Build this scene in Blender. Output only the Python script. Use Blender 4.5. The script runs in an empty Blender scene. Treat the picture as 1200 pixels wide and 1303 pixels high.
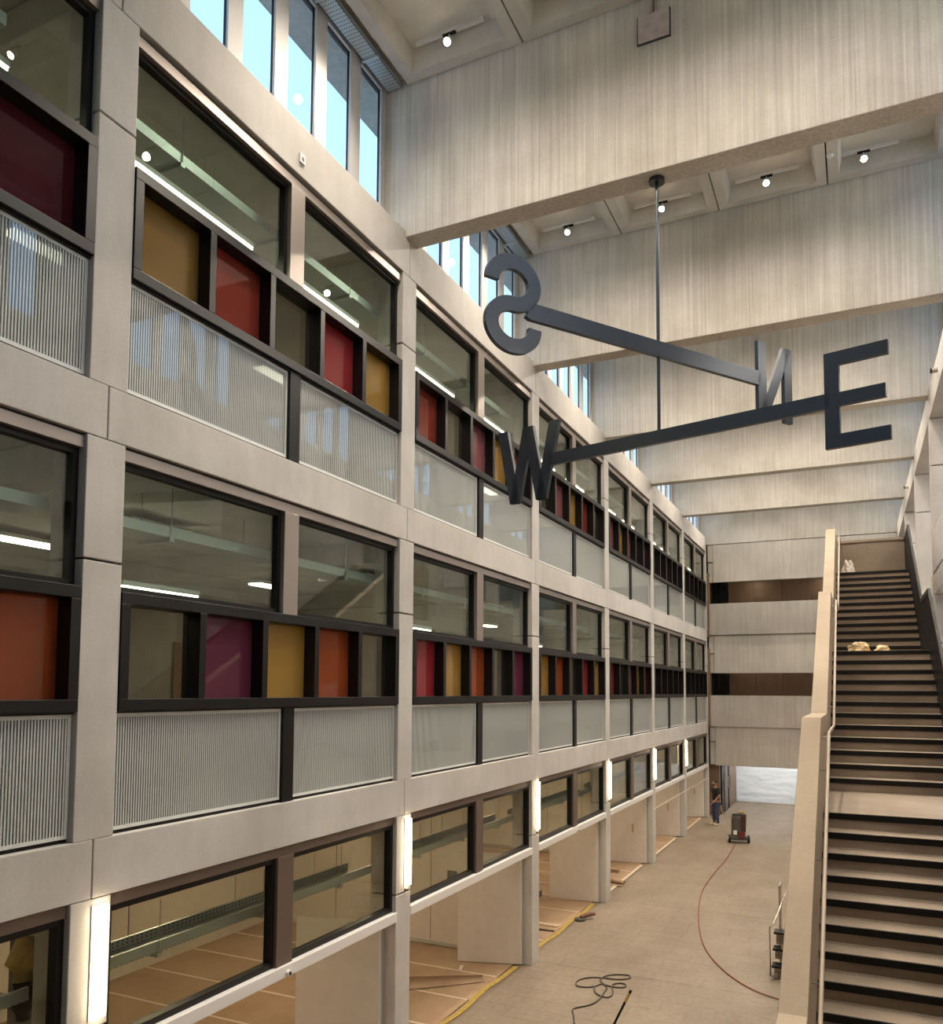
import bpy, math, random
from mathutils import Vector, Matrix, noise

random.seed(7)
SC = bpy.context.scene
COL = SC.collection

# ------------------------------------------------------------------ camera
F_PX, PY = 1032.21, 812.12
CAM = Vector((5.8286, 0.0, 5.3286))
yaw, pitch, roll = 0.4434, 0.0642, 0.0056
fw = Vector((-math.sin(yaw), math.cos(yaw), 0)); rt = Vector((math.cos(yaw), math.sin(yaw), 0)); up = Vector((0, 0, 1))
fw2 = fw * math.cos(pitch) + up * math.sin(pitch); up2 = up * math.cos(pitch) - fw * math.sin(pitch)
r3 = rt * math.cos(roll) + up2 * math.sin(roll); u3 = up2 * math.cos(roll) - rt * math.sin(roll)
cam = bpy.data.cameras.new('camera'); camo = bpy.data.objects.new('camera', cam); COL.objects.link(camo)
camo.matrix_world = Matrix(((r3.x, u3.x, -fw2.x, CAM.x), (r3.y, u3.y, -fw2.y, CAM.y), (r3.z, u3.z, -fw2.z, CAM.z), (0, 0, 0, 1)))
cam.sensor_fit = 'HORIZONTAL'; cam.sensor_width = 36.0
cam.lens = F_PX * 36.0 / 1200.0
cam.shift_x = 0.0; cam.shift_y = (PY - 651.5) / 1200.0
cam.clip_start = 0.05; cam.clip_end = 500
SC.camera = camo

# ------------------------------------------------------------------ view, world
SC.view_settings.view_transform = 'Standard'; SC.view_settings.look = 'None'
SC.view_settings.gamma = 1.0; SC.view_settings.use_curve_mapping = False
SC.view_settings.exposure = 1.25
SC.cycles.use_denoising = True
SC.cycles.max_bounces = 8; SC.cycles.diffuse_bounces = 4; SC.cycles.glossy_bounces = 3
SC.cycles.transmission_bounces = 4; SC.cycles.transparent_max_bounces = 12
SC.cycles.sample_clamp_indirect = 6.0
SC.cycles.caustics_reflective = False; SC.cycles.caustics_refractive = False

SKY_STRENGTH = 0.9
w = bpy.data.worlds.new('world'); SC.world = w; w.use_nodes = True
wn = w.node_tree.nodes; wl = w.node_tree.links; wn.clear()
_o = wn.new('ShaderNodeOutputWorld'); _b = wn.new('ShaderNodeBackground'); _r = wn.new('ShaderNodeValToRGB')
_s = wn.new('ShaderNodeSeparateXYZ'); _t = wn.new('ShaderNodeTexCoord')
wl.new(_t.outputs['Generated'], _s.inputs[0]); wl.new(_s.outputs['Z'], _r.inputs[0]); wl.new(_r.outputs[0], _b.inputs[0]); wl.new(_b.outputs[0], _o.inputs[0])
_r.color_ramp.elements[0].position = 0.0; _r.color_ramp.elements[0].color = (0.50, 0.76, 1.0, 1)
_r.color_ramp.elements[1].position = 0.9; _r.color_ramp.elements[1].color = (0.24, 0.47, 0.88, 1)
_b.inputs[1].default_value = SKY_STRENGTH

SPOT_W = 250.0        # ceiling track spots and the added mid bay row
WALL_LAMP_E = 11.0   # wall lamps on the ground floor columns
STRIP_E = 8.0       # strip lights by the cable trays
GALLERY_E = 22.0     # gallery ceiling lamps and the added passage lamps
GROUND_E = 16.0      # added ground floor room lamps, also the ground gallery lamps
ROOM_E = 9.0         # added fill lamps in the upper rooms and end balconies

# ------------------------------------------------------------------ materials
def mat(name):
    m = bpy.data.materials.new(name); m.use_nodes = True
    nt = m.node_tree; nt.nodes.clear()
    out = nt.nodes.new('ShaderNodeOutputMaterial')
    return m, nt, out

def principled(nt, col=(0.5, 0.5, 0.5), rough=0.6, metal=0.0, spec=0.5):
    p = nt.nodes.new('ShaderNodeBsdfPrincipled')
    p.inputs['Base Color'].default_value = (*col, 1); p.inputs['Roughness'].default_value = rough
    p.inputs['Metallic'].default_value = metal; p.inputs['Specular IOR Level'].default_value = spec
    return p

def coord(nt, scale=(1, 1, 1), kind='Position'):
    g = nt.nodes.new('ShaderNodeNewGeometry'); mp = nt.nodes.new('ShaderNodeMapping')
    nt.links.new(g.outputs['Position'], mp.inputs[0]); mp.inputs['Scale'].default_value = scale
    return mp.outputs[0]

def noise_tex(nt, vec, scale, detail=3, rough=0.55):
    n = nt.nodes.new('ShaderNodeTexNoise'); n.inputs['Scale'].default_value = scale
    n.inputs['Detail'].default_value = detail; n.inputs['Roughness'].default_value = rough
    nt.links.new(vec, n.inputs['Vector']); return n.outputs['Fac']

def ramp(nt, fac, a, b, p0=0.3, p1=0.7):
    r = nt.nodes.new('ShaderNodeValToRGB'); r.color_ramp.elements[0].position = p0; r.color_ramp.elements[1].position = p1
    r.color_ramp.elements[0].color = (*a, 1); r.color_ramp.elements[1].color = (*b, 1)
    nt.links.new(fac, r.inputs[0]); return r.outputs[0]

def mixc(nt, a, b, fac=0.5, mode='MULTIPLY'):
    m = nt.nodes.new('ShaderNodeMix'); m.data_type = 'RGBA'; m.blend_type = mode
    m.inputs[0].default_value = fac
    nt.links.new(a, m.inputs[6]); nt.links.new(b, m.inputs[7]); return m.outputs[2]

def bump(nt, fac, p, strength=0.2, dist=0.02):
    b = nt.nodes.new('ShaderNodeBump'); b.inputs['Strength'].default_value = strength; b.inputs['Distance'].default_value = dist
    nt.links.new(fac, b.inputs['Height']); nt.links.new(b.outputs[0], p.inputs['Normal'])

def concrete(name, dark, light, streak=(14, 14, 0.7), blot=0.7, amount=0.6, rough=0.75):
    m, nt, out = mat(name); p = principled(nt, rough=rough, spec=0.3)
    v1 = coord(nt, streak); v2 = coord(nt, (1, 1, 1)); v3 = coord(nt, (1, 1, 1))
    s = noise_tex(nt, v1, 1.0, 4, 0.65); bl = noise_tex(nt, v2, blot, 5, 0.6); f = noise_tex(nt, v3, 40, 2)
    c1 = ramp(nt, bl, dark, light, 0.32, 0.62)
    c2 = ramp(nt, s, (0.72, 0.71, 0.70), (1.08, 1.08, 1.08), 0.3, 0.7)
    c3 = ramp(nt, f, (0.93, 0.93, 0.93), (1.04, 1.04, 1.04), 0.3, 0.7)
    c = mixc(nt, c1, c2, amount); c = mixc(nt, c, c3, 0.8)
    nt.links.new(c, p.inputs['Base Color']); bump(nt, s, p, 0.12, 0.01)
    nt.links.new(p.outputs[0], out.inputs[0]); return m

def plain(name, col, rough=0.6, metal=0.0, spec=0.5, var=0.0, scale=6):
    m, nt, out = mat(name); p = principled(nt, col, rough, metal, spec)
    if var > 0:
        f = noise_tex(nt, coord(nt), scale, 4)
        c = ramp(nt, f, tuple(x * (1 - var) for x in col), tuple(min(1, x * (1 + var)) for x in col), 0.3, 0.7)
        nt.links.new(c, p.inputs['Base Color'])
    nt.links.new(p.outputs[0], out.inputs[0]); return m

def emission(name, col, e):
    m, nt, out = mat(name); n = nt.nodes.new('ShaderNodeEmission')
    n.inputs[0].default_value = (*col, 1); n.inputs[1].default_value = e
    nt.links.new(n.outputs[0], out.inputs[0]); return m

def front_fresnel(nt, ior):
    fr = nt.nodes.new('ShaderNodeFresnel'); fr.inputs[0].default_value = ior
    g = nt.nodes.new('ShaderNodeNewGeometry'); i = nt.nodes.new('ShaderNodeMath'); i.operation = 'SUBTRACT'; i.inputs[0].default_value = 1.0
    nt.links.new(g.outputs['Backfacing'], i.inputs[1])
    m = nt.nodes.new('ShaderNodeMath'); m.operation = 'MULTIPLY'; nt.links.new(fr.outputs[0], m.inputs[0]); nt.links.new(i.outputs[0], m.inputs[1])
    return m

def glass(name, tint=(0.9, 0.95, 0.93), body=None, body_f=0.0, rough=0.0, refl=1.0, ior=1.5):
    m, nt, out = mat(name)
    t = nt.nodes.new('ShaderNodeBsdfTransparent'); t.inputs[0].default_value = (*tint, 1)
    g = nt.nodes.new('ShaderNodeBsdfGlossy'); g.inputs['Roughness'].default_value = rough; g.inputs[0].default_value = (refl, refl, refl, 1)
    fr = front_fresnel(nt, ior)
    base = t.outputs[0]
    if body:
        d = nt.nodes.new('ShaderNodeBsdfDiffuse'); d.inputs[0].default_value = (*body, 1)
        mb = nt.nodes.new('ShaderNodeMixShader'); mb.inputs[0].default_value = body_f
        nt.links.new(t.outputs[0], mb.inputs[1]); nt.links.new(d.outputs[0], mb.inputs[2]); base = mb.outputs[0]
    mx = nt.nodes.new('ShaderNodeMixShader')
    nt.links.new(fr.outputs[0], mx.inputs[0]); nt.links.new(base, mx.inputs[1]); nt.links.new(g.outputs[0], mx.inputs[2])
    nt.links.new(mx.outputs[0], out.inputs[0]); return m

def striped_glass(name):
    m, nt, out = mat(name)
    g = nt.nodes.new('ShaderNodeNewGeometry'); s = nt.nodes.new('ShaderNodeSeparateXYZ'); nt.links.new(g.outputs['Position'], s.inputs[0])
    a = nt.nodes.new('ShaderNodeMath'); a.operation = 'MULTIPLY'; a.inputs[1].default_value = 36.0; nt.links.new(s.outputs['Y'], a.inputs[0])
    b = nt.nodes.new('ShaderNodeMath'); b.operation = 'FRACT'; nt.links.new(a.outputs[0], b.inputs[0])
    c = nt.nodes.new('ShaderNodeMath'); c.operation = 'GREATER_THAN'; c.inputs[1].default_value = 0.45; nt.links.new(b.outputs[0], c.inputs[0])
    d = nt.nodes.new('ShaderNodeBsdfDiffuse'); d.inputs[0].default_value = (0.58, 0.61, 0.60, 1)
    k = nt.nodes.new('ShaderNodeBsdfTransparent'); k.inputs[0].default_value = (0.45, 0.5, 0.5, 1)
    m1 = nt.nodes.new('ShaderNodeMixShader'); nt.links.new(c.outputs[0], m1.inputs[0]); nt.links.new(k.outputs[0], m1.inputs[1]); nt.links.new(d.outputs[0], m1.inputs[2])
    gl = nt.nodes.new('ShaderNodeBsdfGlossy'); gl.inputs['Roughness'].default_value = 0.0
    fr = front_fresnel(nt, 1.75)
    m2 = nt.nodes.new('ShaderNodeMixShader'); nt.links.new(fr.outputs[0], m2.inputs[0]); nt.links.new(m1.outputs[0], m2.inputs[1]); nt.links.new(gl.outputs[0], m2.inputs[2])
    nt.links.new(m2.outputs[0], out.inputs[0]); return m

def perforated(name, col, scale=28.0):
    m, nt, out = mat(name); p = principled(nt, col, 0.4, 0.5)
    v = nt.nodes.new('ShaderNodeTexVoronoi'); v.inputs['Scale'].default_value = scale; v.inputs['Randomness'].default_value = 0.0
    nt.links.new(coord(nt, (1, 0.6, 1)), v.inputs['Vector'])
    c = ramp(nt, v.outputs['Distance'], (0.02, 0.02, 0.02), col, 0.22, 0.30)
    nt.links.new(c, p.inputs['Base Color']); nt.links.new(p.outputs[0], out.inputs[0]); return m

def floor_mat():
    m, nt, out = mat('ground_concrete'); p = principled(nt, rough=0.55, spec=0.35)
    br = nt.nodes.new('ShaderNodeTexBrick'); br.inputs['Scale'].default_value = 1.0
    br.inputs['Mortar Size'].default_value = 0.03; br.inputs['Mortar Smooth'].default_value = 1.0; br.inputs['Brick Width'].default_value = 0.9; br.inputs['Row Height'].default_value = 0.45
    br.inputs['Color1'].default_value = (0.90, 0.90, 0.90, 1); br.inputs['Color2'].default_value = (1.04, 1.04, 1.04, 1); br.inputs['Mortar'].default_value = (0.74, 0.73, 0.72, 1)
    nt.links.new(coord(nt), br.inputs['Vector'])
    n1 = noise_tex(nt, coord(nt, (1, 0.5, 1)), 0.8, 5, 0.6); n2 = noise_tex(nt, coord(nt), 9, 4, 0.65)
    c = ramp(nt, n1, (0.205, 0.157, 0.112), (0.29, 0.232, 0.172), 0.3, 0.68)
    c = mixc(nt, c, br.outputs['Color'], 0.55)
    c = mixc(nt, c, ramp(nt, n2, (0.78, 0.78, 0.78), (1.08, 1.08, 1.08), 0.3, 0.7), 0.85)
    nt.links.new(c, p.inputs['Base Color']); bump(nt, n2, p, 0.05, 0.01); nt.links.new(p.outputs[0], out.inputs[0]); return m

def wood_panel(name, a, b, sc=(5, 5, 0.5)):
    m, nt, out = mat(name); p = principled(nt, rough=0.5)
    n = noise_tex(nt, coord(nt, sc), 3, 4)
    nt.links.new(ramp(nt, n, a, b, 0.3, 0.7), p.inputs['Base Color']); nt.links.new(p.outputs[0], out.inputs[0]); return m

def sheet_mat():
    m, nt, out = mat('gate_sheet'); d = nt.nodes.new('ShaderNodeBsdfDiffuse'); d.inputs[0].default_value = (0.85, 0.86, 0.84, 1)
    t = nt.nodes.new('ShaderNodeBsdfTranslucent'); t.inputs[0].default_value = (0.85, 0.88, 0.88, 1)
    n = noise_tex(nt, coord(nt, (2, 1, 5)), 2.2, 5, 0.7)
    bp = nt.nodes.new('ShaderNodeBump'); bp.inputs['Strength'].default_value = 0.5; bp.inputs['Distance'].default_value = 0.06
    nt.links.new(n, bp.inputs['Height']); nt.links.new(bp.outputs[0], d.inputs['Normal'])
    mx = nt.nodes.new('ShaderNodeMixShader'); mx.inputs[0].default_value = 0.12
    nt.links.new(d.outputs[0], mx.inputs[1]); nt.links.new(t.outputs[0], mx.inputs[2]); nt.links.new(mx.outputs[0], out.inputs[0]); return m

M = {}
M['conc'] = concrete('precast_concrete', (0.50, 0.475, 0.445), (0.60, 0.575, 0.545), (5, 5, 0.9), 0.8, 0.25)
M['beam'] = concrete('board_marked_concrete', (0.50, 0.462, 0.40), (0.65, 0.61, 0.55), (24, 24, 0.4), 0.75, 0.9)
M['coffer'] = concrete('coffer_concrete', (0.52, 0.49, 0.44), (0.62, 0.59, 0.54), (3, 3, 3), 0.8, 0.3)
M['fascia'] = concrete('fascia_concrete', (0.46, 0.43, 0.385), (0.58, 0.55, 0.50), (9, 9, 0.5), 0.5, 0.6)
M['stairconc'] = concrete('stair_concrete', (0.255, 0.198, 0.15), (0.35, 0.28, 0.215), (3, 3, 3), 0.9, 0.3)
M['parapet'] = concrete('parapet_concrete', (0.36, 0.28, 0.20), (0.42, 0.335, 0.245), (2, 2, 2), 0.8, 0.2)
M['room'] = concrete('room_concrete', (0.46, 0.45, 0.41), (0.56, 0.55, 0.50), (2, 2, 2), 0.5, 0.3)
M['white_wall'] = plain('white_board', (0.68, 0.625, 0.56), 0.6, var=0.04)
M['joint'] = plain('dark_joint', (0.03, 0.028, 0.026), 0.9)
M['black'] = plain('black_metal', (0.007, 0.006, 0.006), 0.45, 0.0, 0.3)
M['band'] = plain('anthracite_frame', (0.0065, 0.006, 0.0065), 0.4, 0.0, 0.3)
M['bronze'] = plain('bronze_metal', (0.33, 0.285, 0.26), 0.40, 0.6)
M['bronze_dark'] = plain('dark_bronze', (0.17, 0.125, 0.105), 0.45, 0.4)
M['white_metal'] = plain('white_metal', (0.78, 0.76, 0.74), 0.4)
M['winframe'] = plain('window_aluminium', (0.60, 0.585, 0.58), 0.4, 0.1)
M['glass'] = glass('clear_glass', (0.80, 0.86, 0.82), ior=1.85)
M['glass_dark'] = glass('clear_glass_ground', (0.84, 0.86, 0.80), ior=1.55)
M['sky_glass'] = glass('clerestory_glass', (0.97, 0.99, 1.0), ior=1.4)
M['stripe'] = striped_glass('striped_print_glass')
M['frit'] = plain('white_print_border', (0.72, 0.74, 0.72), 0.25)
TINT = {
    'amber': ((0.52, 0.34, 0.10), (0.34, 0.21, 0.06), .55), 'gold': ((0.80, 0.56, 0.16), (0.46, 0.30, 0.08), .5),
    'red': ((0.55, 0.11, 0.07), (0.32, 0.06, 0.04), .5), 'crimson': ((0.68, 0.08, 0.10), (0.40, 0.05, 0.06), .5),
    'maroon': ((0.26, 0.035, 0.06), (0.12, 0.02, 0.03), .5), 'magenta': ((0.38, 0.06, 0.16), (0.22, 0.05, 0.10), .5),
    'orange': ((0.72, 0.17, 0.05), (0.40, 0.10, 0.03), .5), 'rose': ((0.58, 0.22, 0.24), (0.34, 0.14, 0.15), .5),
    'clear': ((0.72, 0.70, 0.64), (0.12, 0.105, 0.085), .12), 'dark': ((0.20, 0.14, 0.11), (0.06, 0.04, 0.03), .4),
}
for k, (t, b, f) in TINT.items():
    M['t_' + k] = glass(k + '_glass', t, b, f, ior=1.45)
M['tray'] = perforated('perforated_galvanised', (0.50, 0.54, 0.53))
M['galv'] = plain('galvanised_steel', (0.50, 0.54, 0.53), 0.4, 0.6)
M['strip'] = emission('strip_light', (1.0, 0.86, 0.62), STRIP_E)
M['walllamp'] = emission('wall_lamp_diffuser', (1.0, 0.80, 0.52), WALL_LAMP_E)
M['roomfill'] = emission('room_fill_diffuser', (1.0, 0.84, 0.62), ROOM_E)
M['gallerylamp'] = emission('gallery_lamp_diffuser', (1.0, 0.97, 0.93), GALLERY_E)
M['groundlamp'] = emission('ground_lamp_diffuser', (1.0, 0.78, 0.52), GROUND_E)
M['bulb'] = emission('spot_bulb', (1.0, 0.80, 0.52), 30)
M['floor'] = floor_mat()
M['card'] = concrete('cardboard_sheet', (0.38, 0.255, 0.16), (0.45, 0.315, 0.205), (2, 2, 2), 1.2, 0.25)
M['cardtape'] = plain('pale_tape', (0.70, 0.58, 0.44), 0.5)
M['yellow'] = plain('yellow_tape', (0.46, 0.32, 0.08), 0.5, var=0.25, scale=12)
M['wood'] = wood_panel('brown_wall_panel', (0.17, 0.105, 0.066), (0.22, 0.14, 0.09))
M['compass'] = plain('sky_tinted_steel', (0.016, 0.024, 0.040), 0.32, 0.0, 0.6)  # blue of the reflected sky is put into the base colour
M['sheet'] = sheet_mat()
M['red_hose'] = plain('red_hose', (0.26, 0.075, 0.04), 0.5)
M['cable'] = plain('dark_cable', (0.06, 0.045, 0.035), 0.5)
M['steel'] = plain('brushed_steel', (0.50, 0.45, 0.40), 0.3, 0.8)
M['railtube'] = plain('pale_rail', (0.36, 0.285, 0.22), 0.5, 0.0)
M['skin'] = plain('skin', (0.36, 0.20, 0.13), 0.6)
M['shirt'] = plain('black_shirt', (0.012, 0.012, 0.014), 0.8)
M['jeans'] = plain('blue_jeans', (0.05, 0.06, 0.12), 0.8)
M['shoe'] = plain('pale_shoe', (0.62, 0.55, 0.42), 0.6)
M['sock'] = plain('black_sock', (0.015, 0.014, 0.014), 0.8)
M['hair'] = plain('dark_hair', (0.012, 0.010, 0.008), 0.7)
M['grey_plastic'] = plain('grey_plastic', (0.09, 0.085, 0.08), 0.5)
M['red_plastic'] = plain('red_paint', (0.15, 0.02, 0.015), 0.4)
M['tan_tip'] = plain('tan_tip', (0.52, 0.33, 0.12), 0.5)
M['cream'] = plain('cream_plastic', (0.80, 0.62, 0.36), 0.5, var=0.15, scale=20)
M['sack'] = plain('white_sack', (0.70, 0.64, 0.58), 0.7, var=0.1, scale=14)

# ------------------------------------------------------------------ mesh helpers
class MB:
    def __init__(self): self.v = []; self.f = []; self.smooth = False
    def box(self, x0, x1, y0, y1, z0, z1):
        b = len(self.v)
        self.v += [(x0, y0, z0), (x1, y0, z0), (x1, y1, z0), (x0, y1, z0), (x0, y0, z1), (x1, y0, z1), (x1, y1, z1), (x0, y1, z1)]
        self.f += [tuple(b + i for i in q) for q in ((0, 3, 2, 1), (4, 5, 6, 7), (0, 1, 5, 4), (1, 2, 6, 5), (2, 3, 7, 6), (3, 0, 4, 7))]
        return self
    def prism(self, prof, axis, a0, a1):
        """extrude a closed 2D outline along an axis; prof lists the other two coordinates in axis order"""
        b = len(self.v); n = len(prof)
        for a in (a0, a1):
            for p, q in prof:
                self.v.append({0: (a, p, q), 1: (p, a, q), 2: (p, q, a)}[axis])
        self.f.append(tuple(b + i for i in range(n))[::-1]); self.f.append(tuple(b + n + i for i in range(n)))
        for i in range(n):
            j = (i + 1) % n
            self.f.append((b + i, b + j, b + n + j, b + n + i))
        return self
    def tube(self, pts, r, seg=8, cap=True):
        pts = [Vector(p) for p in pts]; rings = []
        for i, p in enumerate(pts):
            d = (pts[min(i + 1, len(pts) - 1)] - pts[max(i - 1, 0)]).normalized()
            a = d.cross(Vector((0, 0, 1)))
            if a.length < 1e-3: a = d.cross(Vector((0, 1, 0)))
            a.normalize(); c = d.cross(a).normalized()
            rr = r[i] if isinstance(r, (list, tuple)) else r
            b = len(self.v)
            for k in range(seg):
                t = 2 * math.pi * k / seg
                self.v.append(tuple(p + a * (rr * math.cos(t)) + c * (rr * math.sin(t))))
            rings.append(b)
        for i in range(len(rings) - 1):
            for k in range(seg):
                self.f.append((rings[i] + k, rings[i] + (k + 1) % seg, rings[i + 1] + (k + 1) % seg, rings[i + 1] + k))
        if cap:
            self.f.append(tuple(rings[0] + k for k in range(seg))[::-1]); self.f.append(tuple(rings[-1] + k for k in range(seg)))
        return self
    def cyl(self, p0, p1, r, seg=12): return self.tube([p0, p1], r, seg)
    def mesh(self, name, m, smooth=False):
        me = bpy.data.meshes.new(name); me.from_pydata(self.v, [], self.f); me.update()
        if m is not None: me.materials.append(m)
        if smooth:
            for p in me.polygons: p.use_smooth = True
        return me
    def build(self, name, m, parent=None, loc=None, smooth=False, bevel=0.0):
        o = bpy.data.objects.new(name, self.mesh(name, m, smooth)); COL.objects.link(o)
        if parent: o.parent = parent
        if loc: o.location = loc
        if bevel:
            b = o.modifiers.new('edge', 'BEVEL'); b.width = bevel; b.segments = 2; b.limit_method = 'ANGLE'
        return o

def obj(name, me, parent=None, loc=None, rotz=0):
    o = bpy.data.objects.new(name, me); COL.objects.link(o)
    if parent: o.parent = parent
    if loc: o.location = loc
    if rotz: o.rotation_euler = (0, 0, rotz)
    return o

def tag(o, label, cat=None, group=None, kind=None):
    o['label'] = label
    if cat: o['category'] = cat
    if group: o['group'] = group
    if kind: o['kind'] = kind
    return o

def empty(name, loc=(0, 0, 0)):
    o = bpy.data.objects.new(name, None); COL.objects.link(o); o.location = loc; o.empty_display_size = 0.2; return o

def struct(name, label, cat='wall', loc=(0, 0, 0)):
    return tag(empty(name, loc), label, cat, kind='structure')

# ------------------------------------------------------------------ shared dimensions (metres)
B = 5.2; Y0 = 4.886
def YK(k): return Y0 + k * B
W = 7.41
FL1, FL2 = 4.06, 7.958
SB0, SB1, SB2 = 3.57, 7.485, 11.41      # undersides of the three spandrels
SILL = 12.05; BEAMZ = 11.95; CEIL = 14.28
BAYS = range(-1, 6)
ORD = {-1: 'seventh', 0: 'sixth', 1: 'fifth', 2: 'fourth', 3: 'third', 4: 'second', 5: 'first'}
YEND = YK(6)

# ------------------------------------------------------------------ floor
fl = struct('floor', 'sanded beige concrete floor of the hall', 'floor')
for k in range(-3, 8):
    y0 = YK(k) + 0.1; y1 = YK(k + 1) + 0.092
    MB().box(-0.30, 10.4, y0, y1, -0.3, 0.0).build('floor_slab', M['floor'], fl)
MB().box(-8, 11, -12, 46.2, -0.6, -0.31).build('floor_base', M['joint'], fl)
MB().box(-7.0, -0.305, -10.8, 36.3, -0.3, -0.012).build('room_floor', M['floor'], fl)

# cardboard laid over the rooms' floor
fp = tag(empty('floor_protection', (-0.35, 4, 0)), 'tan cardboard sheets taped over the ground floor room floors', 'floor covering')
sheet_me = MB().box(-6.5, 0, 0, 1.235, -0.004, 0.006).mesh('cardboard_sheet', M['card'])
tape_me = MB().box(-6.5, 0, 0, 0.055, 0.006, 0.009).mesh('joint_tape', M['cardtape'])
for i in range(28):
    obj('cardboard_sheet', sheet_me, fp, (random.uniform(-.0, .06), -2.2 + i * 1.24, 0))
    obj('joint_tape', tape_me, fp, (-0.02, -2.2 + i * 1.24 - 0.03, 0))

# ------------------------------------------------------------------ left wall: columns and spandrels
wl_ = struct('wall_left', 'concrete frame facade of columns and spandrels with coloured glazing')
def facade_frame(parent, sgn, xf, last=6):
    """columns and spandrel panels with open joints; xf = face plane, sgn = direction into the building"""
    dep = 0.42
    xa, xb = sorted((xf, xf + sgn * dep))
    gap = 0.006
    for k in range(-2, last):
        for (z0, z1) in ((SB0, FL1), (SB1, FL2), (SB2, SILL)):
            y0 = YK(k) + gap; y1 = min(YK(k + 1) - gap, YEND + 0.05)
            MB().box(xa, xb, y0, y1, z0, z1).build('spandrel_panel', M['conc'], parent, bevel=0.008)
    for k in range(-1, last):
        for (z0, z1, zj) in ((0, SB0, 2.487), (FL1, SB1, 6.42), (FL2, SB2, 10.34)):
            for (a, b) in ((z0, zj - 0.01), (zj + 0.01, z1 - 0.006)):
                MB().box(xa, xb, YK(k) - 0.2, YK(k) + 0.2, a, b).build('column_block', M['conc'], parent, bevel=0.008)
    # dark backing inside the joints
    mb = MB()
    x1, x2 = sorted((xf + sgn * 0.05, xf + sgn * 0.36))
    for k in range(-1, last):
        mb.box(x1, x2, YK(k) - 0.15, YK(k) + 0.15, 0, SILL - 0.05)
    mb.build('joint_filler', M['joint'], parent)
facade_frame(wl_, -1, 0.0)
# end column of the facade
for (a, b) in ((0, 2.48), (2.5, SB0), (FL1, 6.41), (6.43, SB1), (FL2, 10.33), (10.35, SB2)):
    MB().box(-0.42, 0.0, YEND - 0.16, YEND + 0.05, a, b).build('column_block', M['conc'], wl_, bevel=0.008)

# ------------------------------------------------------------------ glazing units
COLOURS2 = {-1: ['gold', 'red', 'clear', 'maroon'], 0: ['amber', 'red', 'clear', 'crimson', 'gold'], 1: ['red', 'clear', 'rose', 'gold', 'red'],
            2: ['clear', 'rose', 'gold', 'red', 'clear'], 3: ['rose', 'gold', 'rose', 'clear', 'rose'], 4: ['clear', 'dark', 'rose', 'dark', 'dark'], 5: ['dark'] * 5}
COLOURS1 = {-1: ['gold', 'red', 'clear', 'orange'], 0: ['clear', 'magenta', 'gold', 'orange', 'clear'], 1: ['crimson', 'gold', 'orange', 'clear', 'magenta'],
            2: ['gold', 'orange', 'clear', 'crimson', 'gold'], 3: ['red', 'clear', 'rose', 'amber', 'red'], 4: ['dark', 'maroon', 'dark', 'dark', 'maroon'], 5: ['dark'] * 5}
nwin = [0]
def new_window(label):
    nwin[0] += 1
    return struct('window_%d' % nwin[0], label, 'window')

def rect_frame(mb, x0, x1, ya, yb, za, zb, t):
    mb.box(x0, x1, ya, yb, za, za + t).box(x0, x1, ya, yb, zb - t, zb)
    mb.box(x0, x1, ya, ya + t, za + t, zb - t).box(x0, x1, yb - t, yb, za + t, zb - t)
    return mb

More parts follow.
